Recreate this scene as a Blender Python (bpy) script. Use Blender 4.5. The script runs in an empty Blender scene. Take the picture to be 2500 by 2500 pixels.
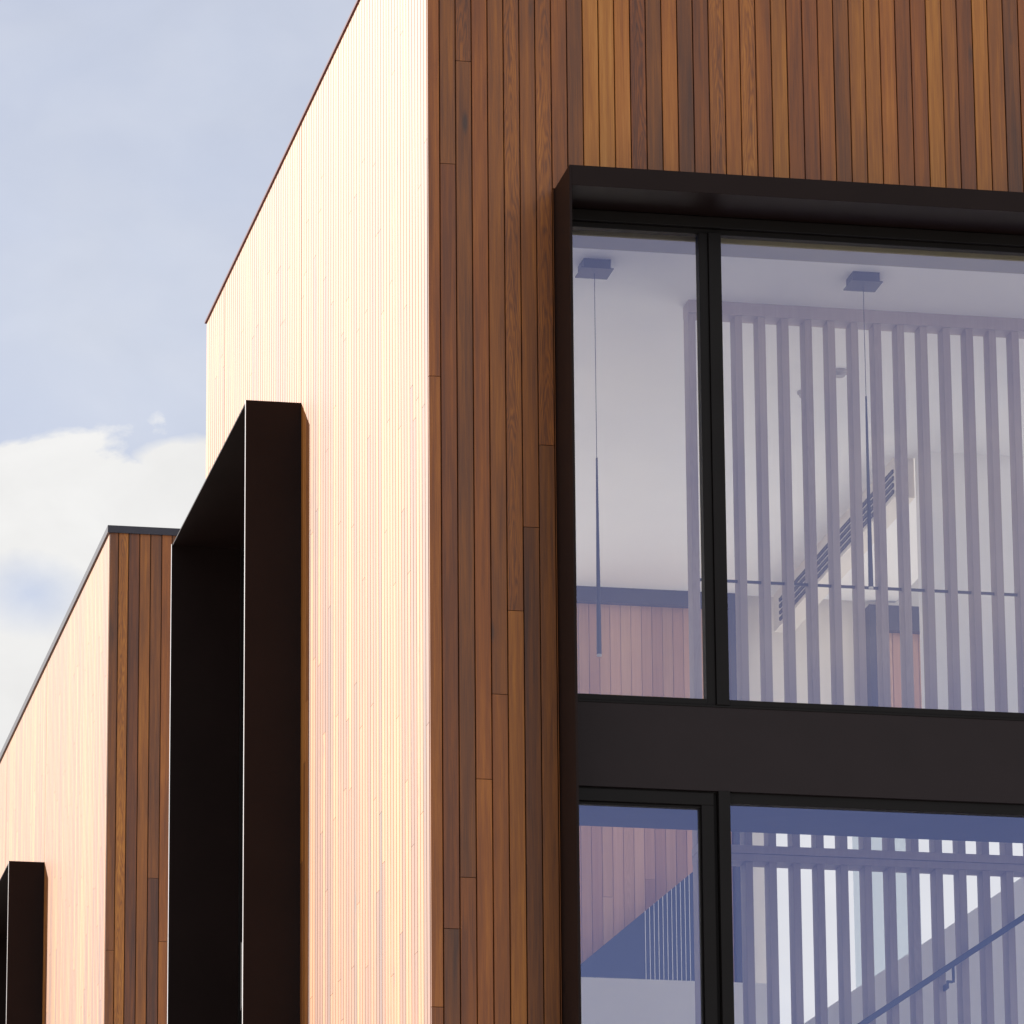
import bpy, math, random
from mathutils import Matrix, Vector

random.seed(7)
SC = bpy.context.scene
COL = SC.collection

# ------------------------------------------------------------------ camera
F_PX, PITCH, YAW, ROLL = 14791.8, 0.29211971, 0.19960057, -0.0082763   # 2500 px frame
cam_data = bpy.data.cameras.new('camera')
cam = bpy.data.objects.new('camera', cam_data)
COL.objects.link(cam)
cam_data.sensor_width = 36.0
cam_data.lens = 36.0 * F_PX / 2500.0
cam_data.clip_start = 0.5
cam_data.clip_end = 6000.0
fwd = Vector((math.sin(YAW)*math.cos(PITCH), math.cos(YAW)*math.cos(PITCH), math.sin(PITCH)))
rt = Vector((math.cos(YAW), -math.sin(YAW), 0.0))
up = rt.cross(fwd)
r2 = rt*math.cos(ROLL) + up*math.sin(ROLL)
u2 = -rt*math.sin(ROLL) + up*math.cos(ROLL)
M = Matrix((r2, u2, -fwd)).transposed().to_4x4()
M.translation = Vector((-6.28723, -33.54096, 1.6))
cam.matrix_world = M
SC.camera = cam

# ------------------------------------------------------------------ light
SUN_AZ = math.radians(-48.0)      # from +Y towards +X
SUN_EL = math.radians(27.0)
world = bpy.data.worlds.new('World')
SC.world = world
world.use_nodes = True
wn, wl = world.node_tree.nodes, world.node_tree.links
wn.clear()
SKY_STRENGTH = 0.074
def wnode(t, **kw):
    n = wn.new(t)
    for k, v in kw.items():
        setattr(n, k, v)
    return n
sky = wnode('ShaderNodeTexSky', sky_type='NISHITA', sun_disc=False, sun_elevation=SUN_EL,
            sun_rotation=SUN_AZ, air_density=1.0, dust_density=0.6, ozone_density=1.6)
tc = wnode('ShaderNodeTexCoord')
sep = wnode('ShaderNodeSeparateXYZ')
wl.new(tc.outputs['Generated'], sep.inputs[0])
def wmath(op, a, b=None, c=None, clamp=False):
    n = wnode('ShaderNodeMath', operation=op, use_clamp=clamp)
    for i, v in enumerate((a, b, c)):
        if v is None: continue
        if isinstance(v, (int, float)): n.inputs[i].default_value = v
        else: wl.new(v, n.inputs[i])
    return n.outputs[0]
# azimuth / elevation in degrees
az = wmath('MULTIPLY', wmath('ARCTAN2', sep.outputs[0], sep.outputs[1]), 57.2958)
el = wmath('MULTIPLY', wmath('ARCSINE', sep.outputs[2]), 57.2958)
comb = wnode('ShaderNodeCombineXYZ')
wl.new(az, comb.inputs[0]); wl.new(wmath('MULTIPLY', el, 1.5), comb.inputs[1])
def wnoise(scale, detail, rough, dist=0.0, off=0.0):
    n = wnode('ShaderNodeTexNoise')
    n.inputs['Scale'].default_value = scale; n.inputs['Detail'].default_value = detail
    n.inputs['Roughness'].default_value = rough; n.inputs['Distortion'].default_value = dist
    m = wnode('ShaderNodeMapping'); m.inputs['Location'].default_value = (off, off*0.7, 0)
    wl.new(comb.outputs[0], m.inputs[0]); wl.new(m.outputs[0], n.inputs['Vector'])
    return n.outputs['Fac']
n_big = wnoise(0.75, 6, 0.55, 0.3, 3.1)
n_soft = wnoise(0.35, 4, 0.5, 0.2, 11.0)
n_wisp = wnoise(1.6, 5, 0.6, 0.5, 5.0)
# cumulus bank low in front, thin wisps just above it
edge = wmath('ADD', wmath('MULTIPLY', wmath('SUBTRACT', n_big, 0.5), 2.0), 17.48)
bank = wmath('MULTIPLY', wmath('SUBTRACT', edge, el), 3.2, clamp=True)
holes = wmath('SUBTRACT', 1.0, wmath('MULTIPLY', wmath('SUBTRACT', n_soft, 0.56), 5.0, clamp=True))
front = wmath('MULTIPLY', wmath('ADD', sep.outputs[1], 0.1), 6.0, clamp=True)
bank = wmath('MULTIPLY', wmath('MULTIPLY', bank, wmath('ADD', wmath('MULTIPLY', holes, 0.25), 0.75)), front)
dv = wmath('ABSOLUTE', wmath('SUBTRACT', el, 18.0))
veil = wmath('MULTIPLY', wmath('SUBTRACT', 1.0, wmath('MULTIPLY', dv, 3.6), clamp=True),
             wmath('MULTIPLY', wmath('SUBTRACT', n_wisp, 0.36), 2.0, clamp=True))
veil = wmath('MULTIPLY', veil, front)
haze_m = wmath('MULTIPLY', wmath('MULTIPLY', front, 0.42), wmath('ADD', n_soft, 0.5))
# soft high cloud behind the camera, mirrored by the upper panes
back = wmath('MULTIPLY', wmath('SUBTRACT', 0.0, sep.outputs[1]), 4.0, clamp=True)
bcl = wmath('MULTIPLY', wmath('MULTIPLY', wmath('SUBTRACT', el, 14.0), 0.7, clamp=True),
            wmath('MULTIPLY', wmath('SUBTRACT', n_soft, 0.18), 2.4, clamp=True))
bcl = wmath('MULTIPLY', bcl, wmath('MULTIPLY', back, 1.0))
def blob(a0, e0, r, soft):
    da = wmath('MULTIPLY', wmath('SUBTRACT', az, a0), 0.95)
    de = wmath('SUBTRACT', el, e0)
    d = wmath('SQRT', wmath('ADD', wmath('MULTIPLY', da, da), wmath('MULTIPLY', wmath('MULTIPLY', de, de), 2.0)))
    return wmath('MULTIPLY', wmath('SUBTRACT', r, wmath('ADD', d, wmath('MULTIPLY', wmath('SUBTRACT', n_big, 0.5), r))), 1.0/soft, clamp=True)
for (pa, pe, pr) in ((8.15, 17.12, 0.62), (7.0, 17.05, 0.75), (8.9, 17.0, 0.62)):
    bank = wmath('MAXIMUM', bank, blob(pa, pe, pr, 0.28))
hole = wmath('MULTIPLY', blob(6.7, 15.95, 0.62, 0.7), 0.8)
bank = wmath('MULTIPLY', bank, wmath('SUBTRACT', 1.0, hole))
sunlit = blob(146.0, 19.0, 14.0, 5.0)      # bright sunlit cumulus behind and right of the camera
bcl = wmath('MAXIMUM', bcl, sunlit)
mask = wmath('MAXIMUM', wmath('MAXIMUM', bank, wmath('MULTIPLY', veil, 0.9)), wmath('MAXIMUM', haze_m, bcl))
bright = wmath('ADD', wmath('ADD', 0.90, wmath('MULTIPLY', n_big, 0.24)), wmath('MULTIPLY', sunlit, 2.0))
ccol = wnode('ShaderNodeMix', data_type='RGBA', blend_type='MULTIPLY')
ccol.inputs[0].default_value = 1.0
CLOUD = 5.4
ccol.inputs[6].default_value = (CLOUD, CLOUD*0.995, CLOUD*0.985, 1)
cb = wnode('ShaderNodeCombineColor'); 
for i in range(3): wl.new(bright, cb.inputs[i])
wl.new(cb.outputs[0], ccol.inputs[7])
tint = wnode('ShaderNodeMix', data_type='RGBA', blend_type='MULTIPLY')
tint.inputs[0].default_value = 1.0
tint.inputs[7].default_value = (1.12, 0.915, 0.89, 1)
wl.new(sky.outputs[0], tint.inputs[6])
mx = wnode('ShaderNodeMix', data_type='RGBA')
wl.new(mask, mx.inputs[0]); wl.new(tint.outputs[2], mx.inputs[6]); wl.new(ccol.outputs[2], mx.inputs[7])
bg = wnode('ShaderNodeBackground'); bg.inputs['Strength'].default_value = SKY_STRENGTH
out = wnode('ShaderNodeOutputWorld')
wl.new(mx.outputs[2], bg.inputs[0]); wl.new(bg.outputs[0], out.inputs[0])

sun_data = bpy.data.lights.new('sun', 'SUN')
sun_data.energy = 4.0
sun_data.angle = math.radians(0.9)
sun_data.color = (1.0, 0.955, 0.885)
sun = bpy.data.objects.new('sun', sun_data)
COL.objects.link(sun)
to_sun = Vector((math.sin(SUN_AZ)*math.cos(SUN_EL), math.cos(SUN_AZ)*math.cos(SUN_EL), math.sin(SUN_EL)))
sun.rotation_euler = to_sun.to_track_quat('Z', 'Y').to_euler()
sun.location = (-20, 20, 40)

SC.view_settings.view_transform = 'Standard'
SC.view_settings.look = 'None'
SC.view_settings.gamma = 1.0
SC.view_settings.exposure = 1.1
SC.cycles.use_denoising = True
SC.cycles.max_bounces = 12
SC.cycles.diffuse_bounces = 12
SC.cycles.transparent_max_bounces = 16
SC.cycles.sample_clamp_indirect = 8.0

# ------------------------------------------------------------------ materials
def new_mat(name):
    m = bpy.data.materials.new(name); m.use_nodes = True
    nt = m.node_tree; nt.nodes.clear()
    o = nt.nodes.new('ShaderNodeOutputMaterial')
    b = nt.nodes.new('ShaderNodeBsdfPrincipled')
    nt.links.new(b.outputs[0], o.inputs[0])
    return m, nt, b, o

def nmath(nt, op, a, b=None, clamp=False):
    n = nt.nodes.new('ShaderNodeMath'); n.operation = op; n.use_clamp = clamp
    for i, v in enumerate((a, b)):
        if v is None: continue
        if isinstance(v, (int, float)): n.inputs[i].default_value = v
        else: nt.links.new(v, n.inputs[i])
    return n.outputs[0]

def paint(name, col, rough=0.5, var=0.08, scale=3.0, spec=0.5, metal=0.0, bump=0.0, stretch=(1,1,1)):
    m, nt, b, o = new_mat(name)
    tc = nt.nodes.new('ShaderNodeTexCoord'); mp = nt.nodes.new('ShaderNodeMapping')
    mp.inputs['Scale'].default_value = stretch
    nt.links.new(tc.outputs['Object'], mp.inputs[0])
    nz = nt.nodes.new('ShaderNodeTexNoise'); nz.inputs['Scale'].default_value = scale
    nz.inputs['Detail'].default_value = 6
    nt.links.new(mp.outputs[0], nz.inputs['Vector'])
    r = nt.nodes.new('ShaderNodeValToRGB')
    r.color_ramp.elements[0].position = 0.3; r.color_ramp.elements[1].position = 0.7
    r.color_ramp.elements[0].color = tuple(c*(1-var) for c in col) + (1,)
    r.color_ramp.elements[1].color = tuple(min(1, c*(1+var)) for c in col) + (1,)
    nt.links.new(nz.outputs['Fac'], r.inputs[0]); nt.links.new(r.outputs[0], b.inputs['Base Color'])
    b.inputs['Roughness'].default_value = rough
    b.inputs['Specular IOR Level'].default_value = spec
    b.inputs['Metallic'].default_value = metal
    if bump:
        n2 = nt.nodes.new('ShaderNodeTexNoise'); n2.inputs['Scale'].default_value = 140
        nt.links.new(tc.outputs['Object'], n2.inputs['Vector'])
        bp = nt.nodes.new('ShaderNodeBump'); bp.inputs['Strength'].default_value = bump
        bp.inputs['Distance'].default_value = 0.004
        nt.links.new(n2.outputs['Fac'], bp.inputs['Height']); nt.links.new(bp.outputs[0], b.inputs['Normal'])
    return m

def timber(name, ramp, rough=0.42, spec=0.5, sheen=0.0, knots=True, grain=1.0, coat=0.0, sat=1.0):
    m, nt, b, o = new_mat(name)
    L = nt.links.new
    tc = nt.nodes.new('ShaderNodeTexCoord'); sp = nt.nodes.new('ShaderNodeSeparateXYZ')
    L(tc.outputs['Object'], sp.inputs[0])
    at = nt.nodes.new('ShaderNodeAttribute'); at.attribute_name = 'tone'
    sd = nt.nodes.new('ShaderNodeAttribute'); sd.attribute_name = 'seed'
    tone, seed = at.outputs['Fac'], sd.outputs['Fac']
    u = nmath(nt, 'ADD', sp.outputs[0], sp.outputs[1]); z = sp.outputs[2]
    def vec(su, sz, so):
        c = nt.nodes.new('ShaderNodeCombineXYZ')
        L(nmath(nt, 'ADD', nmath(nt, 'MULTIPLY', u, su), nmath(nt, 'MULTIPLY', seed, so)), c.inputs[0])
        L(nmath(nt, 'MULTIPLY', seed, so*1.7), c.inputs[1])
        L(nmath(nt, 'MULTIPLY', z, sz), c.inputs[2])
        return c.outputs[0]
    def noise(v, detail=4, rough=0.55, dist=0.0):
        n = nt.nodes.new('ShaderNodeTexNoise'); n.inputs['Scale'].default_value = 1.0
        n.inputs['Detail'].default_value = detail; n.inputs['Roughness'].default_value = rough
        n.inputs['Distortion'].default_value = dist
        L(v, n.inputs['Vector']); return n.outputs['Fac']
    fine = noise(vec(260, 5.0, 97), 3)
    mid = noise(vec(38, 1.1, 53), 4, 0.6, 0.4)
    broad = noise(vec(7, 0.75, 31), 3)
    # cathedral figure on some boards
    pick = nmath(nt, 'GREATER_THAN', nmath(nt, 'FRACT', nmath(nt, 'MULTIPLY', seed, 7.31)), 0.72)
    ul = nt.nodes.new('ShaderNodeAttribute'); ul.attribute_name = 'uloc'
    du = nmath(nt, 'SUBTRACT', ul.outputs['Fac'], nmath(nt, 'ADD', 0.35, nmath(nt, 'MULTIPLY', nmath(nt, 'FRACT', nmath(nt, 'MULTIPLY', seed, 9.7)), 0.3)))
    ph = nmath(nt, 'ADD', nmath(nt, 'MULTIPLY', z, 13.0), nmath(nt, 'MULTIPLY', nmath(nt, 'MULTIPLY', du, du), 34.0))
    ph = nmath(nt, 'ADD', ph, nmath(nt, 'MULTIPLY', noise(vec(16, 1.6, 71), 3), 26.0))
    ring = nmath(nt, 'POWER', nmath(nt, 'ABSOLUTE', nmath(nt, 'SINE', ph)), 2.5)
    cath = nmath(nt, 'MULTIPLY', nmath(nt, 'SUBTRACT', 0.35, ring), nmath(nt, 'MULTIPLY', pick, 0.20*grain))
    t = nmath(nt, 'ADD', tone, nmath(nt, 'MULTIPLY', nmath(nt, 'SUBTRACT', fine, 0.5), 0.34*grain))
    t = nmath(nt, 'ADD', t, nmath(nt, 'MULTIPLY', nmath(nt, 'SUBTRACT', mid, 0.5), 0.60*grain))
    t = nmath(nt, 'ADD', t, nmath(nt, 'MULTIPLY', nmath(nt, 'SUBTRACT', broad, 0.5), 0.45*grain))
    t = nmath(nt, 'ADD', t, cath, clamp=True)
    r = nt.nodes.new('ShaderNodeValToRGB')
    cr = r.color_ramp
    cr.elements[0].position = 0.0; cr.elements[0].color = ramp[0] + (1,)
    cr.elements[1].position = 1.0; cr.elements[1].color = ramp[-1] + (1,)
    for i, c in enumerate(ramp[1:-1]):
        e = cr.elements.new((i+1)/(len(ramp)-1)); e.color = c + (1,)
    L(t, r.inputs[0])
    # some boards redder, some yellower
    hs = nt.nodes.new('ShaderNodeHueSaturation')
    L(nmath(nt, 'ADD', 0.4975, nmath(nt, 'MULTIPLY', nmath(nt, 'FRACT', nmath(nt, 'MULTIPLY', seed, 3.77)), 0.008)), hs.inputs['Hue'])
    hs.inputs['Saturation'].default_value = sat
    L(r.outputs[0], hs.inputs['Color'])
    colr = hs.outputs[0]
    if knots:
        vo = nt.nodes.new('ShaderNodeTexVoronoi'); vo.inputs['Scale'].default_value = 1.0
        L(vec(6.0, 1.5, 19), vo.inputs['Vector'])
        k1 = nmath(nt, 'SUBTRACT', 1.0, nmath(nt, 'MULTIPLY', nmath(nt, 'SUBTRACT', vo.outputs['Distance'], 0.05), 11.0, clamp=True), clamp=True)
        kp = nmath(nt, 'GREATER_THAN', nmath(nt, 'FRACT', nmath(nt, 'MULTIPLY', seed, 5.13)), 0.62)
        km = nmath(nt, 'MULTIPLY', nmath(nt, 'MULTIPLY', k1, kp), 0.85)
        kx = nt.nodes.new('ShaderNodeMix'); kx.data_type = 'RGBA'
        L(km, kx.inputs[0]); L(colr, kx.inputs[6]); kx.inputs[7].default_value = (0.035, 0.014, 0.009, 1)
        colr = kx.outputs[2]
    L(colr, b.inputs['Base Color'])
    b.inputs['Roughness'].default_value = rough
    b.inputs['Specular IOR Level'].default_value = spec
    if coat:
        b.inputs['Coat Weight'].default_value = coat; b.inputs['Coat Roughness'].default_value = 0.55
        b.inputs['Coat IOR'].default_value = 1.5
    if sheen:
        b.inputs['Sheen Weight'].default_value = sheen
        b.inputs['Sheen Roughness'].default_value = 0.35
    bp = nt.nodes.new('ShaderNodeBump'); bp.inputs['Strength'].default_value = 0.25
    bp.inputs['Distance'].default_value = 0.003
    L(mid, bp.inputs['Height']); L(bp.outputs[0], b.inputs['Normal'])
    return m

CEDAR = timber('cedar', [(0.060, 0.018, 0.008), (0.138, 0.043, 0.014), (0.240, 0.080, 0.023), (0.37, 0.140, 0.038), (0.48, 0.210, 0.068)], rough=0.55, spec=0.3, coat=0.85, sat=1.10, grain=1.3)
INNER_CEDAR = timber('inner_cedar', [(0.30, 0.15, 0.09), (0.42, 0.22, 0.13), (0.55, 0.31, 0.19), (0.68, 0.42, 0.27)], rough=0.5, sheen=0.0, knots=False, grain=0.6)
SLAT_WOOD = timber('slat_wood', [(0.33, 0.26, 0.23), (0.43, 0.35, 0.32), (0.53, 0.45, 0.41)], rough=0.55, knots=False, grain=0.7)
BLACK_METAL = paint('black_metal', (0.0135, 0.0075, 0.0068), 0.45, 0.12, 2.0, 0.10)
TRANSOM_MAT = paint('transom_panel', (0.018, 0.0120, 0.0135), 0.7, 0.06, 4.0, 0.25, bump=0.1)
FRAME_MAT = paint('window_frame', (0.0095, 0.0080, 0.0080), 0.45, 0.1, 3.0, 0.12)
CAP_MAT = paint('flashing', (0.022, 0.020, 0.032), 0.4, 0.1, 5.0, 0.5)
CAVITY = paint('cavity', (0.03, 0.014, 0.009), 0.9, 0.1, 5.0, 0.1)
PLASTER = paint('white_plaster', (0.93, 0.925, 0.91), 0.85, 0.012, 1.5, 0.2)
CREAM = paint('cream_plaster', (0.86, 0.81, 0.73), 0.85, 0.02, 1.5, 0.2)
GREY_PLASTER = paint('grey_plaster', (0.50, 0.47, 0.46), 0.85, 0.02, 2.0, 0.2)
FLOOR_MAT = paint('pale_floor', (0.92, 0.90, 0.86), 0.5, 0.06, 2.0, 0.4)
def translucent(name, col):
    m = bpy.data.materials.new(name); m.use_nodes = True
    nt = m.node_tree; nt.nodes.clear(); L = nt.links.new
    o = nt.nodes.new('ShaderNodeOutputMaterial')
    a = nt.nodes.new('ShaderNodeBsdfTranslucent'); a.inputs[0].default_value = col + (1,)
    b = nt.nodes.new('ShaderNodeBsdfDiffuse'); b.inputs[0].default_value = col + (1,)
    x = nt.nodes.new('ShaderNodeMixShader'); x.inputs[0].default_value = 0.45
    L(a.outputs[0], x.inputs[1]); L(b.outputs[0], x.inputs[2]); L(x.outputs[0], o.inputs[0])
    return m
DIM_SHEET = translucent('translucent_sheet', (0.62, 0.66, 0.68))
PELMET = paint('olive_pelmet', (0.34, 0.31, 0.22), 0.8, 0.03, 3.0, 0.2)
SUN_EDGE = paint('sun_edge_paint', (0.75, 0.76, 0.78), 0.4, 0.05, 3.0, 0.5)  # near-white, paints the sun catching the hood fin edges
INNER_DARK = paint('inner_dark_metal', (0.05, 0.045, 0.055), 0.5, 0.08, 3.0, 0.3)
PENDANT_MAT = paint('pendant_metal', (0.03, 0.03, 0.045), 0.45, 0.08, 6.0, 0.4)
DIFFUSER = paint('pendant_tip', (0.8, 0.78, 0.74), 0.5, 0.02, 6.0, 0.3)
STEEL = paint('handrail_metal', (0.035, 0.04, 0.07), 0.4, 0.1, 6.0, 0.5)
ROD_WHITE = paint('white_rod', (0.85, 0.85, 0.85), 0.4, 0.02, 6.0, 0.4)
BLUE_DARK = paint('stair_side_panel', (0.05, 0.06, 0.10), 0.5, 0.08, 2.0, 0.3)
SLIVER = paint('grey_sash_edge', (0.02, 0.018, 0.019), 0.6, 0.05, 3.0, 0.1)
SLAB_EDGE = paint('slab_soffit', (0.10, 0.10, 0.13), 0.6, 0.05, 3.0, 0.3)

def glass(name, tint, refl, base, rough=0.0):
    m = bpy.data.materials.new(name); m.use_nodes = True
    nt = m.node_tree; nt.nodes.clear(); L = nt.links.new
    o = nt.nodes.new('ShaderNodeOutputMaterial')
    tr = nt.nodes.new('ShaderNodeBsdfTransparent'); tr.inputs[0].default_value = tint + (1,)
    gl = nt.nodes.new('ShaderNodeBsdfGlossy'); gl.inputs[0].default_value = refl + (1,)
    gl.inputs['Roughness'].default_value = rough
    lw = nt.nodes.new('ShaderNodeFresnel'); lw.inputs['IOR'].default_value = 1.5
    fac = nmath(nt, 'ADD', nmath(nt, 'MULTIPLY', lw.outputs[0], 1.0), base, clamp=True)
    mixn = nt.nodes.new('ShaderNodeMixShader')
    L(fac, mixn.inputs[0]); L(tr.outputs[0], mixn.inputs[1]); L(gl.outputs[0], mixn.inputs[2])
    L(mixn.outputs[0], o.inputs[0])
    return m
GLASS = glass('coated_glass', (1.0, 0.99, 0.93), (0.58, 0.61, 1.0), 0.185, 0.012)
DARK_GLASS = paint('dark_tinted_glass', (0.006, 0.006, 0.006), 0.08, 0.1, 2.0, 0.35)

# ------------------------------------------------------------------ mesh helpers
class MB:
    def __init__(self):
        self.v, self.f, self.tone, self.seed, self.u = [], [], [], [], {}
    def poly(self, pts, faces, tone=0.5, seed=0.0):
        b = len(self.v); self.v += [tuple(p) for p in pts]
        for f in faces:
            self.f.append(tuple(b+i for i in f)); self.tone.append(tone); self.seed.append(seed)
        return self
    def box(self, x0, x1, y0, y1, z0, z1, tone=0.5, seed=0.0):
        p = [(x0,y0,z0),(x1,y0,z0),(x1,y1,z0),(x0,y1,z0),(x0,y0,z1),(x1,y0,z1),(x1,y1,z1),(x0,y1,z1)]
        return self.poly(p, [(0,3,2,1),(4,5,6,7),(0,1,5,4),(1,2,6,5),(2,3,7,6),(3,0,4,7)], tone, seed)
    def prism(self, profile, axis, a, b, tone=0.5, seed=0.0):
        """profile: 2D points; extruded along axis ('x','y','z') from a to b"""
        def P(p, t):
            if axis == 'x': return (t, p[0], p[1])
            if axis == 'y': return (p[0], t, p[1])
            return (p[0], p[1], t)
        n = len(profile)
        pts = [P(p, a) for p in profile] + [P(p, b) for p in profile]
        faces = [tuple(range(n-1, -1, -1)), tuple(range(n, 2*n))]
        faces += [(i, (i+1) % n, n+(i+1) % n, n+i) for i in range(n)]
        return self.poly(pts, faces, tone, seed)
    def tube(self, p0, p1, r0, r1, n=12):
        p0, p1 = Vector(p0), Vector(p1); d = (p1-p0).normalized()
        a = d.orthogonal().normalized(); b = d.cross(a)
        pts = []
        for p, r in ((p0, r0), (p1, r1)):
            for i in range(n):
                t = 2*math.pi*i/n
                pts.append(p + a*math.cos(t)*r + b*math.sin(t)*r)
        faces = [tuple(range(n-1, -1, -1)), tuple(range(n, 2*n))]
        faces += [(i, (i+1) % n, n+(i+1) % n, n+i) for i in range(n)]
        return self.poly(pts, faces)
    def build(self, name, mat, parent=None, bevel=0.0, origin=None):
        me = bpy.data.meshes.new(name)
        vs = self.v
        me.from_pydata(vs, [], self.f)
        at = me.attributes.new('tone', 'FLOAT', 'CORNER'); sa = me.attributes.new('seed', 'FLOAT', 'CORNER')
        tv, sv = [], []
        for p in me.polygons:
            tv += [self.tone[p.index]]*p.loop_total; sv += [self.seed[p.index]]*p.loop_total
        if self.u:
            ua = me.attributes.new('uloc', 'FLOAT', 'POINT'); ua.data.foreach_set('value', [self.u.get(i, 0.5) for i in range(len(vs))])
        at.data.foreach_set('value', tv); sa.data.foreach_set('value', sv)
        import bmesh
        bm = bmesh.new(); bm.from_mesh(me); bmesh.ops.recalc_face_normals(bm, faces=bm.faces); bm.to_mesh(me); bm.free()
        me.materials.append(mat); me.update()
        o = bpy.data.objects.new(name, me); COL.objects.link(o)
        if parent is not None:
            o.parent = parent
            chain = parent; off = Vector((0,0,0))
            while chain is not None:
                off += chain.location; chain = chain.parent
            o.location = -off
        if bevel:
            md = o.modifiers.new('bevel', 'BEVEL'); md.width = bevel; md.segments = 2; md.limit_method = 'ANGLE'
        return o
def thing(name, label, cat, loc=(0,0,0), group=None):
    o = bpy.data.objects.new(name, None); COL.objects.link(o)
    o.location = loc; o['label'] = label; o['category'] = cat
    o.empty_display_size = 0.3
    if group: o['group'] = group
    return o

def clad(mb, axis, fixed, lines, spans, thick=0.018, gap=0.006, joints=None, tones=None, rnd=None, jgap=0.004, tl=(0.25, 0.75)):
    """vertical boards. axis 'x': boards side by side along X, face at Y=fixed (towards -Y);
    axis 'y': along Y, face at X=fixed (towards -X). lines: joint positions; spans(i,a,b)->[(z0,z1),...]"""
    rnd = rnd or random
    c = 0.0022 if axis == 'x' else 0.0032
    for i in range(len(lines)-1):
        a, b = lines[i]+gap/2, lines[i+1]-gap/2
        base = tones[i] if tones and i < len(tones) and tones[i] is not None else rnd.uniform(*tl)
        for (z0, z1) in spans(i, lines[i], lines[i+1]):
            cuts = [z0]
            js = sorted(joints[i]) if joints and i in joints else None
            if js is None:
                z = z0 + rnd.uniform(0.6, 4.2)
                while z < z1-0.5:
                    cuts.append(z); z += rnd.uniform(2.6, 4.6)
            else:
                cuts += [z for z in js if z0+0.1 < z < z1-0.1]
            cuts.append(z1)
            # topmost piece carries the listed tone
            m = len(cuts)-1
            for k in range(m):
                t = base if k == m-1 else min(0.92, max(0.08, base + rnd.uniform(-0.28, 0.22)))
                q0, q1 = cuts[k] + (jgap/2 if k else 0), cuts[k+1] - (jgap/2 if k < m-1 else 0)
                if axis == 'x':
                    prof = [(a+c, fixed), (b-c, fixed), (b, fixed+c), (b, fixed+thick), (a, fixed+thick), (a, fixed+c)]
                else:
                    prof = [(fixed, b-c), (fixed, a+c), (fixed+c, a), (fixed+thick, a), (fixed+thick, b), (fixed+c, b)]
                n0 = len(mb.v)
                mb.prism(prof, 'z', q0, q1, t, rnd.random())
                for q in range(n0, len(mb.v)):
                    mb.u[q] = ((mb.v[q][0] if axis == 'x' else mb.v[q][1]) - a)/(b-a)

# ================================================================== ground
def structure(o):
    o['kind'] = 'structure'; return o
GROUND_MAT = paint('ground', (0.42, 0.40, 0.37), 0.9, 0.2, 0.5, 0.2)
g = MB().poly([(-1500,-1500,0),(1500,-1500,0),(1500,1500,0),(-1500,1500,0)], [(0,1,2,3)]).build('ground', GROUND_MAT)
structure(g)

# ================================================================== main house
TOP = 16.0; PB = 0.098
DEPTH = 8.98; WX = 9.0
house = thing('timber_building', 'large cedar clad building with tall black framed window, its sunlit side wall ending at sky', 'building')

OX0, OX1, OZ0, OZ1 = 0.786, 7.2, 6.2, 13.905     # front opening
HX = 0.771                                        # outer face of hood fin
lines = [0.0, 0.075]
while lines[-1] < WX - 0.1: lines.append(lines[-1] + PB)
lines[-1] = WX
tones = [0.50, 0.30, 0.30, 0.52, 0.36, 0.46, 0.40, 0.48, 0.42, 0.25, 0.85, 0.90, 0.78, 0.28, 0.26, 0.70, 0.22, 0.30,
         0.52, 0.62, 0.66, 0.50, 0.60, 0.40, 0.34, 0.60, 0.36, 0.55, 0.62, 0.66, 0.38, 0.40, 0.74, 0.50, 0.22, 0.80, 0.50, 0.08, 0.55, 0.6, 0.3]
jts = {0: [12.708, 8.9, 4.2], 1: [14.05, 9.363, 5.0], 2: [14.713, 9.67, 6.1], 3: [10.26, 6.3], 4: [10.775, 6.9], 5: [11.287, 7.2],
       6: [11.803, 7.7], 7: [12.315, 8.1]}
def fspan(i, a, b):
    if b <= HX + 0.02 or a >= OX1: return [(0.0, TOP)]
    return [(0.0, OZ0-0.02), (13.935, TOP)] if i > 8 else ([(0.0, OZ0-0.02), (13.935, TOP)])
mb = MB()
# the board crossed by the hood fin is cut at the fin
L2 = []
for v in lines: L2.append(v)
rf = random.Random(3)
idx = max(i for i, v in enumerate(lines) if v < HX)
for i in range(len(lines)-1):
    a, b = lines[i], lines[i+1]
    tn = (0.47 + (tones[i]-0.47)*0.8) if i < len(tones) else None
    j = {0: jts[i]} if i in jts else {0: [5.0]}
    if a < HX < b:
        t0 = tn if tn is not None else 0.5
        clad(mb, 'x', 0.0, [a, b], lambda i, a, b: [(13.935, TOP)], tones=[t0], joints=j, rnd=rf)
        clad(mb, 'x', 0.0, [a, HX-0.001], lambda i, a, b: [(0.0, 13.928)], tones=[t0], joints=j, rnd=rf)
    else:
        sp = [(0.0, TOP)] if (b <= HX or a >= OX1) else [(0.0, OZ0-0.02), (13.935, TOP)]
        clad(mb, 'x', 0.0, [a, b], (lambda s: (lambda i, a, b: s))(sp), tones=[tn] if tn is not None else None, joints=j, rnd=rf)
mb.build('front_cladding', CEDAR, house)

# side wall (sunlit), opening between the hood fins
SY0, SY1, STOP = 4.640, 8.085, 13.99
rs = random.Random(11)
slines = [0.0205]
while slines[-1] < DEPTH - 0.1: slines.append(slines[-1] + PB)
slines[-1] = DEPTH
mb = MB()
def sspan(i, a, b):
    if b <= SY0 or a >= SY1: return [(0.0, TOP)]
    return [(STOP+0.02, TOP)]
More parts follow.
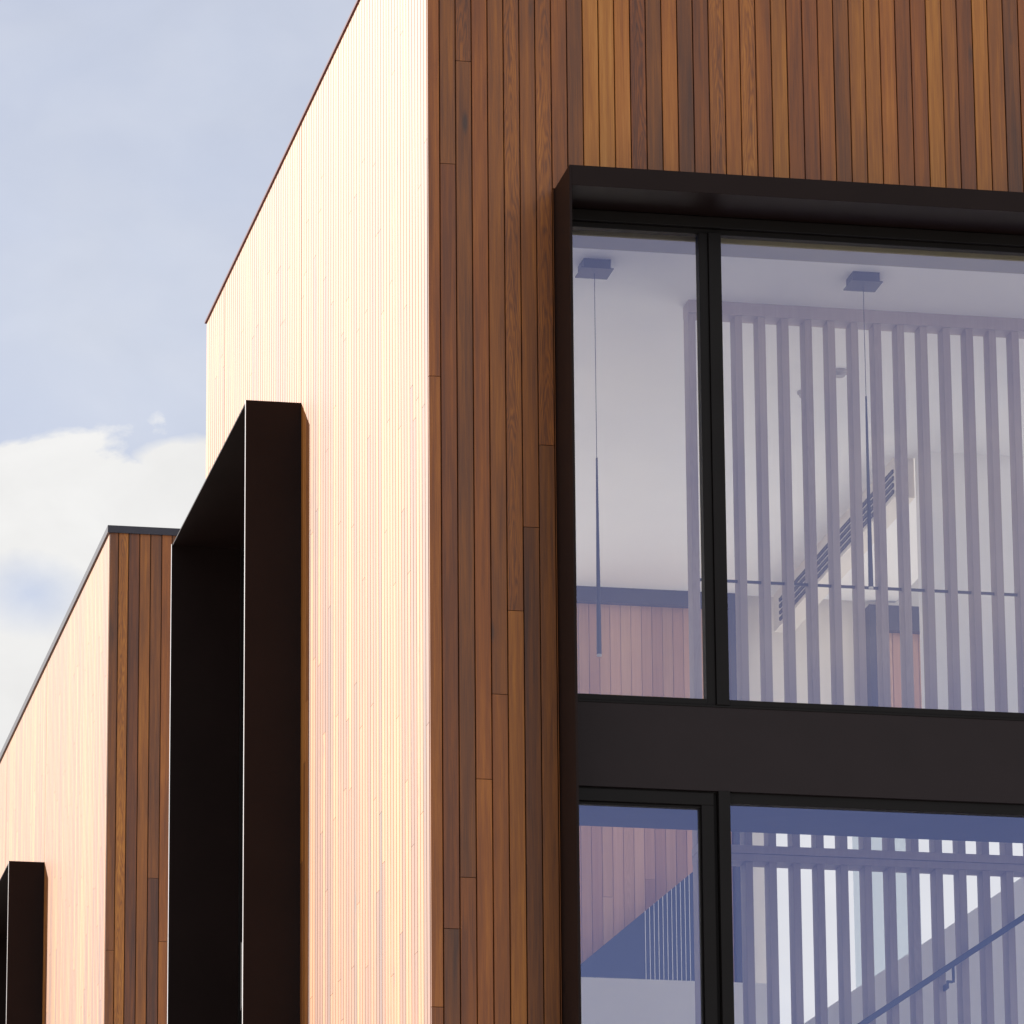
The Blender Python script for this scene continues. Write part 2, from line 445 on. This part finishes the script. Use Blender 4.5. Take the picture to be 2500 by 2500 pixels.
# split boards at the fins
sl = sorted(set([v for v in slines if abs(v-SY0) > 0.012 and abs(v-SY1) > 0.012] + [SY0, SY1]))
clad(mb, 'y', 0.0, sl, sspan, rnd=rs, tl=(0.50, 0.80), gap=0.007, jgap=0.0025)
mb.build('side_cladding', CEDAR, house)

# solid wall behind the boards
W = MB()
W.box(0.02, HX+0.01, 0.02, 0.24, 0, TOP-0.01)
W.box(OX1, WX, 0.02, 0.24, 0, TOP-0.01)
W.box(HX+0.01, OX1, 0.02, 0.24, 13.925, TOP-0.01)
W.box(HX+0.01, OX1, 0.241, 0.344, 13.926, 15.59)
W.box(HX+0.01, OX1, 0.02, 0.24, 0, OZ0)
W.box(0.02, 0.24, 0.24, SY0-0.02, 0, TOP-0.01)
W.box(0.02, 0.24, SY0-0.02, SY1+0.02, STOP+0.02, TOP-0.01)
W.box(0.02, 0.24, SY1+0.02, DEPTH, 0, TOP-0.01)
W.build('wall', CAVITY, house)

# roof plate left open on the right to brighten the room, and the flashing
R = MB()
R.box(0.24, 4.9, 0.24, DEPTH, 15.6, 15.9)
R.build('roof', CAVITY, house)
Fl = MB()
Fl.box(-0.014, 0.28, -0.014, DEPTH+0.014, TOP, TOP+0.018)
Fl.box(0.28, WX, -0.014, 0.28, TOP, TOP+0.018)
Fl.build('parapet_flashing', paint('red_flashing', (0.09, 0.022, 0.03), 0.45, 0.1, 5.0, 0.3), house)

# ---------------- front window
win = MB()
FY = -0.06
win.box(0.786, 7.2, FY, FY+0.05, 13.7228, 13.7911)                       # head
win.box(0.786, 7.2, FY+0.03, FY+0.09, 13.6881, 13.7218)                   # recessed bead
win.box(0.786, 0.8539, FY, FY+0.09, OZ0, 13.6881)                          # left jamb
win.box(1.701, 1.7783, FY-0.012, FY+0.10, 10.75, 13.6871)               # mullion upper
win.box(1.6446, 1.7, FY+0.004, FY+0.09, 10.75, 13.6871)               # sash edge upper
win.box(1.701, 1.7714, FY-0.012, FY+0.10, OZ0, 10.2301)                   # mullion lower
win.box(1.6782, 1.7008, FY+0.035, FY+0.09, OZ0, 10.2301)
win.box(0.8539, 1.701, FY+0.02, FY+0.09, 10.2207, 10.2301)
for xm in (4.5001,):
    win.box(xm, xm+0.08, FY-0.012, FY+0.10, 10.7998, 13.6871)
    win.box(xm, xm+0.08, FY-0.012, FY+0.10, OZ0, 10.2301)
win.box(0.8539, 1.6446, FY+0.002, FY+0.09, 10.7503, 10.7869)                # sill left
win.box(1.7783, 4.5001, FY+0.002, FY+0.09, 10.7503, 10.7869)                 # sill right
win.box(4.5794, 7.2, FY+0.002, FY+0.09, 10.7503, 10.7869)
win.box(0.8539, 7.2, FY-0.006, FY+0.09, 10.7354, 10.7498)                 # drip line
win.box(1.7714, 4.5001, FY+0.02, FY+0.09, 10.1647, 10.2301)                   # lower head right
win.box(4.5794, 7.2, FY+0.02, FY+0.09, 10.1647, 10.2301)
window = win.build('window', FRAME_MAT, house, bevel=0.003)
tp = MB(); tp.box(0.80, 7.2, FY-0.002, FY+0.12, 10.2306, 10.7349)
tp.build('transom_panel', TRANSOM_MAT, window)
sh = MB()
sh.box(0.8539, 1.6782, FY+0.01, FY+0.08, 10.1459, 10.2202)
sh.box(0.8539, 1.6267, FY+0.03, FY+0.07, 10.128, 10.1454)
sh.box(1.6029, 1.6782, FY+0.01, FY+0.08, OZ0+0.06, 10.1454)
sh.box(1.5911, 1.6024, FY+0.03, FY+0.07, OZ0+0.06, 10.128)
sh.box(0.8539, 1.6782, FY+0.01, FY+0.08, OZ0, OZ0+0.06)
sh.build('sash', FRAME_MAT, window, bevel=0.003)
for (x0, x1, z0, z1) in ((0.8539, 1.6465, 10.7869, 13.6881), (1.7753, 4.5021, 10.7869, 13.6881), (4.5794, 7.2, 10.7869, 13.6881),
                         (0.8539, 1.6069, OZ0, 10.131), (1.7704, 4.5021, OZ0, 10.1667), (4.5794, 7.2, OZ0, 10.1667)):
    p = MB(); p.poly([(x0, -0.01, z0), (x1, -0.01, z0), (x1, -0.01, z1), (x0, -0.01, z1)], [(0,1,2,3)])
    p.build('pane', GLASS, window)
hd = MB()
hd.box(HX, HX+0.015, -0.45, 0.10, OZ0-0.02, 13.925)
hd.box(HX+0.0151, 7.2, -0.45, 0.10, 13.798, 13.925)
hd.box(7.2, 7.215, -0.45, 0.10, OZ0-0.02, 13.925)
hd.box(HX+0.0151, 7.2, -0.45, 0.10, OZ0-0.02, OZ0-0.001)
hd.build('window_hood', BLACK_METAL, window, bevel=0.002)

# ---------------- side window with projecting hood
def side_hood(parent, x, y0, y1, ztop, z0, p=0.375, name='side_window', top_t=0.012):
    fr = MB()
    fr.box(x+0.03, x+0.22, y0+0.02, y0+0.07, z0, ztop-0.02)
    fr.box(x+0.12, x+0.22, y1-0.07, y1-0.02, z0, ztop-0.02)
    fr.box(x+0.12, x+0.22, y0+0.07, y1-0.07, ztop-0.08, ztop-0.02)
    w = fr.build(name, FRAME_MAT, parent)
    h = MB()
    h.box(x-p, x+0.2, y0-0.02, y0, z0, ztop)
    h.box(x-p, x+0.2, y1, y1+0.02, z0, ztop)
    h.box(x-p+0.004, x+0.2, y0, y1, ztop-top_t, ztop)
    h.build('window_hood', BLACK_METAL, w)
    e = MB()  # pale strips added for the sun glint along the fin edges
    for yy in (y0-0.021, y1-0.001): e.box(x-p-0.003, x-p-0.0005, yy, yy+0.016, z0, ztop)
    e.build('sun_edge_strip', SUN_EDGE, w)
    d = MB(); d.box(x+0.16, x+0.17, y0+0.03, y1-0.03, z0, ztop-0.03)
    d.build('pane', DARK_GLASS, w)
    return w
sw = side_hood(house, 0.0, 4.645, 8.08, 14.0, 3.0)
s = MB(); s.prism([(6.99, 10.45), (7.15, 10.38), (7.15, 10.87), (6.99, 10.80)], 'x', 0.0, 0.03)
s.build('sash_edge', SLIVER, sw)

# ---------------- interior shell
CZ = 13.75
I = MB()
I.box(0.245, 4.95, 0.36, 4.2, CZ, CZ+0.12)          # ceiling near
I.box(0.245, 4.95, 4.2, 7.85, CZ, CZ+0.12)
I.build('ceiling', PLASTER, house)
hdw = MB(); hdw.box(0.786, 7.2, 0.11, 0.359, 13.692, 13.905)
hdw.build('blind_pelmet', PELMET, house)
iw = MB()
iw.box(0.245, 0.30, 0.36, 7.85, 3.0, CZ)            # left inner lining
iw.box(4.165, 4.95, 4.2, 4.35, 11.75, CZ)            # white wall facing the window
iw.box(5.2, WX-0.1, 0.50, 0.60, 6.0, 15.4)               # unseen white partition added to bounce sun into the room
iw.build('inner_wall', PLASTER, house)
# back wall with a wide lower window; unseen stretches left open to admit sun
bw = MB()
bw.box(2.25, 5.45, 7.95, 8.25, 12.45, 15.6)
bw.box(0.30, 2.25, 7.95, 8.25, 13.7, 15.6)
bw.box(2.25, 3.95, 7.95, 8.25, 10.4, 12.45)
bw.box(0.30, WX, 7.95, 8.25, 3.0, 8.7)
bw.build('back_wall', CREAM, house)
bl = MB(); bl.box(4.62, 5.12, 8.0, 8.004, 9.0, 12.45)  # translucent sheet added to make the middle bay dimmer
bl.build('dimming_sheet', DIM_SHEET, house)
# interior timber lining on the left of the back wall
lin = MB(); ri = random.Random(5)
ll = [2.26 + 0.078*i for i in range(45)]; ll = [v for v in ll if v < 3.68] + [3.69]
clad(lin, 'x', 7.86, ll, lambda i, a, b: [(10.4, 13.635)], thick=0.03, gap=0.003, rnd=ri, tl=(0.3, 0.8), jgap=0.002)
lin.build('timber_lining', INNER_CEDAR, house)
bd = MB()
bd.box(2.25, 3.757, 7.80, 7.95, 13.637, 13.7495)
bd.box(3.692, 3.757, 7.80, 7.95, 10.4, 13.636)
bd.build('lining_trim', INNER_DARK, house)
# doorway with dark surround on the right of the back wall
dr = MB()
dr.box(4.74, 4.825, 7.80, 7.95, 12.46, 13.715)
dr.box(4.825, 5.4, 7.80, 7.95, 13.525, 13.715)
dr.build('door_surround', INNER_DARK, house)
dl = MB(); clad(dl, 'x', 7.87, [4.826 + 0.1*i for i in range(7)], lambda i, a, b: [(12.45, 13.524)], thick=0.03, gap=0.004, rnd=ri, tl=(0.3, 0.8))
dl.build('timber_lining', INNER_CEDAR, house)
bk = MB()
bk.prism([(4.02, 13.47), (4.16, 13.47), (4.16, 13.7495), (4.02, 13.7495)], 'y', 4.36, 7.80)
bulk = bk.build('bulkhead', CREAM, house)
gr = MB()
for k in range(4):
    z = 13.655 - k*0.048
    gr.box(4.008, 4.0195, 4.37, 7.6, z-0.012, z+0.012)
gr.build('air_grille', INNER_DARK, bulk)
# slab edge between the floors and unseen pale plate raised to bounce sun up
fs = MB()
fs.box(0.786, 6.3, 0.10, 0.80, 10.205, 10.73)
fs.build('floor_slab', SLAB_EDGE, house)
fl = MB(); fl.box(0.3, WX+3.0, 0.62, 7.95, 8.7, 8.85)
fl.box(0.3, WX+3.0, 7.951, 16.0, 8.701, 8.80)  # outdoor plate added beyond the back wall, reflects sun inwards
fl.build('bounce_floor', FLOOR_MAT, house)

# ================================================================== wing behind
wing = thing('timber_wing', 'farther cedar clad wing at the lower left, dark timber end beside a pale sunlit side', 'building', (0.87, 21, 0))
WT = 17.93; WXX = 0.865; WY = 21.0
wl_ = [WXX, 0.953, 1.049, 1.154, 1.258, 1.364, 1.462]
while wl_[-1] < 5.0: wl_.append(wl_[-1]+0.1)
rw = random.Random(21)
mb = MB()
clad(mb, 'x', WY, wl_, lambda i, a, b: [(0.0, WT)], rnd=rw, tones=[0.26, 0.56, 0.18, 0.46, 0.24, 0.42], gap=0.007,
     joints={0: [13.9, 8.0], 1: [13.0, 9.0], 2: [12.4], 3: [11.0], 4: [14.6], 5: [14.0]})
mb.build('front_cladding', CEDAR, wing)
mb = MB(); wsl = [WY+0.0205 + 0.1*i for i in range(170)]
WS0, WS1, WSZ = 25.75, 29.2, 15.85
wsl = sorted([v for v in wsl if abs(v-WS0) > 0.012 and abs(v-WS1) > 0.012] + [WS0, WS1])
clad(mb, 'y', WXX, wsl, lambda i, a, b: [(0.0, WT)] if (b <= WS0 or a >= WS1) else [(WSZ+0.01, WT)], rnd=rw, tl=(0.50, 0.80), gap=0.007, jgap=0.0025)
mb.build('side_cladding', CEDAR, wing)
mb = MB()
mb.box(WXX+0.02, 5.0, WY+0.02, WS0-0.02, 0, WT-0.01); mb.box(WXX+0.3, 5.0, WS0-0.02, WS1+0.02, 0, WT-0.01); mb.box(WXX+0.02, 5.0, WS1+0.02, 37.9, 0, WT-0.01)
mb.build('wall', CAVITY, wing)
mb = MB()
mb.box(WXX-0.02, 5.0, WY-0.02, 38.0, WT, WT+0.07)
mb.build('parapet_flashing', CAP_MAT, wing)
side_hood(wing, WXX, WS0, WS1, WSZ, 4.0, p=0.36)

# ================================================================== slatted screen
screen = thing('slatted_screen', 'tall timber slatted screen hanging from ceiling behind the window glass', 'screen', (3.3, 1.42, 6.1))
h = MB(); h.box(1.905, 6.0, 1.355, 1.505, 13.665, 13.7495, 0.5, 0.3)
h.build('header', SLAT_WOOD, screen, bevel=0.003)
h = MB(); h.box(1.905, 6.0, 1.345, 1.515, 10.212, 10.262, 0.55, 0.6); h.box(1.905, 6.0, 1.352, 1.508, 10.165, 10.209, 0.5, 0.2)
h.build('beam', SLAT_WOOD, screen, bevel=0.002)
h = MB(); h.box(1.93, 6.0, 1.424, 1.436, 11.945, 11.962)
h.build('rod', INNER_DARK, screen)
rsl = random.Random(9)
x = 1.905; n = 0
while x < 4.9:
    m_ = MB()
    t, sd_ = rsl.uniform(0.35, 0.65), rsl.random()
    m_.box(x, x+0.047, 1.365, 1.495, 10.2625, 13.6645, t, sd_)
    m_.box(x, x+0.047, 1.365, 1.495, 6.1, 10.1645, t, sd_)
    m_.build('slat', SLAT_WOOD, screen, bevel=0.002)
    x += 0.1493; n += 1

# ================================================================== pendants
def pendant(label, x, y, z_cord_end, z_tip):
    t = thing('pendant_lamp', label, 'pendant lamp', (x, y, CZ), 'pendant lamps behind the upper panes')
    c = MB(); c.box(x-0.085, x+0.085, y-0.085, y+0.085, 13.69, CZ-0.001)
    c.build('canopy', PENDANT_MAT, t)
    c = MB(); c.box(x-0.10, x+0.10, y-0.10, y+0.10, 13.683, 13.689)
    c.build('canopy_plate', PENDANT_MAT, t)
    c = MB(); c.tube((x, y, 13.683), (x, y, z_cord_end), 0.0022, 0.0022, 8)
    c.build('cord', PENDANT_MAT, t)
    c = MB(); c.tube((x, y, z_cord_end), (x, y, z_tip+0.012), 0.0055, 0.0155, 20)
    c.build('lamp_rod', PENDANT_MAT, t)
    c = MB(); c.tube((x, y, z_tip+0.0119), (x, y, z_tip), 0.0145, 0.0145, 20)
    c.build('lamp_tip', DIFFUSER, t)
pendant('slim dark pendant lamp behind the narrow left pane, square ceiling plate', 1.183, 0.78, 12.50, 11.252)
pendant('slim dark pendant lamp hanging before the slats behind the wide right pane', 2.868, 0.73, 12.97, 11.74)

# smoke detectors on the ceiling, seen between the slats
for (x, y, r, lab) in ((3.19, 2.585, 0.055, 'small round white smoke detector on the ceiling seen between the slats'),
                       (3.06, 3.05, 0.035, 'tiny flat ceiling sprinkler disc seen between slats below the smoke detector')):
    c = MB(); c.tube((x, y, CZ-0.0005), (x, y, CZ-0.02), r, r, 24); c.tube((x, y, CZ-0.0205), (x, y, CZ-0.04), r*0.75, r*0.6, 24)
    o = c.build('smoke_detector' if r > 0.05 else 'ceiling_sprinkler', GREY_PLASTER)
    o['label'] = lab; o['category'] = 'smoke detector' if r > 0.05 else 'sprinkler'

# ================================================================== staircase seen through the lower panes
stair = thing('staircase', 'white stair with solid grey sloping side rising right behind the lower slats', 'staircase', (3.5, 3.0, 6.1))
def zs(x): return 9.53 + (x-2.968)*0.687
m_ = MB()
m_.prism([(2.2, zs(2.2)), (2.2, zs(2.2)-1.1), (5.6, zs(5.6)-1.1), (5.6, zs(5.6))], 'y', 3.0, 3.10)
m_.build('side_panel', PLASTER, stair)
m_ = MB()
for k in range(14):
    xx = 2.3 + k*0.25
    m_.box(xx, xx+0.28, 3.101, 3.95, zs(xx)-1.15, zs(xx)-0.98)
m_.build('steps', FLOOR_MAT, stair)
lw = MB(); lw.box(0.31, 2.98, 4.0, 4.12, 6.1, 10.0)
o = lw.build('low_wall', PLASTER); o['label'] = 'plain white half height wall at the bottom of the small lower pane'; o['category'] = 'low wall'
# inclined balustrade behind the low wall
bal = thing('balustrade', 'dark sloping stair balustrade with thin white rods behind the low white wall', 'balustrade', (2.9, 7.6, 6.1))
m_ = MB(); m_.prism([(2.2, 10.64), (3.41, 11.67), (3.41, 9.2), (2.2, 9.2)], 'y', 7.62, 7.66)
m_.build('panel', BLUE_DARK, bal)
for k in range(13):
    xr = 2.98 + k*0.0325
    m_ = MB(); m_.tube((xr, 7.605, 9.3), (xr, 7.605, 10.64+(xr-2.2)*0.851), 0.0022, 0.0022, 6)
    m_.build('rod', ROD_WHITE, bal)
# handrail fixed to the front of the screen
hr = thing('handrail', 'dark sloping handrail on a bracket in front of the slats, bottom right', 'handrail', (3.4, 1.28, 9.4))
def zr(x): return 9.162 + (x-2.889)*0.675
m_ = MB()
for (a, b) in ((2.3, 5.2),):
    m_.prism([(a, zr(a)-0.021), (b, zr(b)-0.021), (b, zr(b)+0.021), (a, zr(a)+0.021)], 'y', 1.262, 1.30)
m_.build('rail', STEEL, hr, bevel=0.004)
m_ = MB()
m_.box(3.462, 3.476, 1.272, 1.29, 9.44, 9.54); m_.box(3.425, 3.462, 1.272, 1.29, 9.435, 9.449); m_.box(3.425, 3.437, 1.272, 1.369, 9.40, 9.4345)
m_.build('bracket', STEEL, hr)
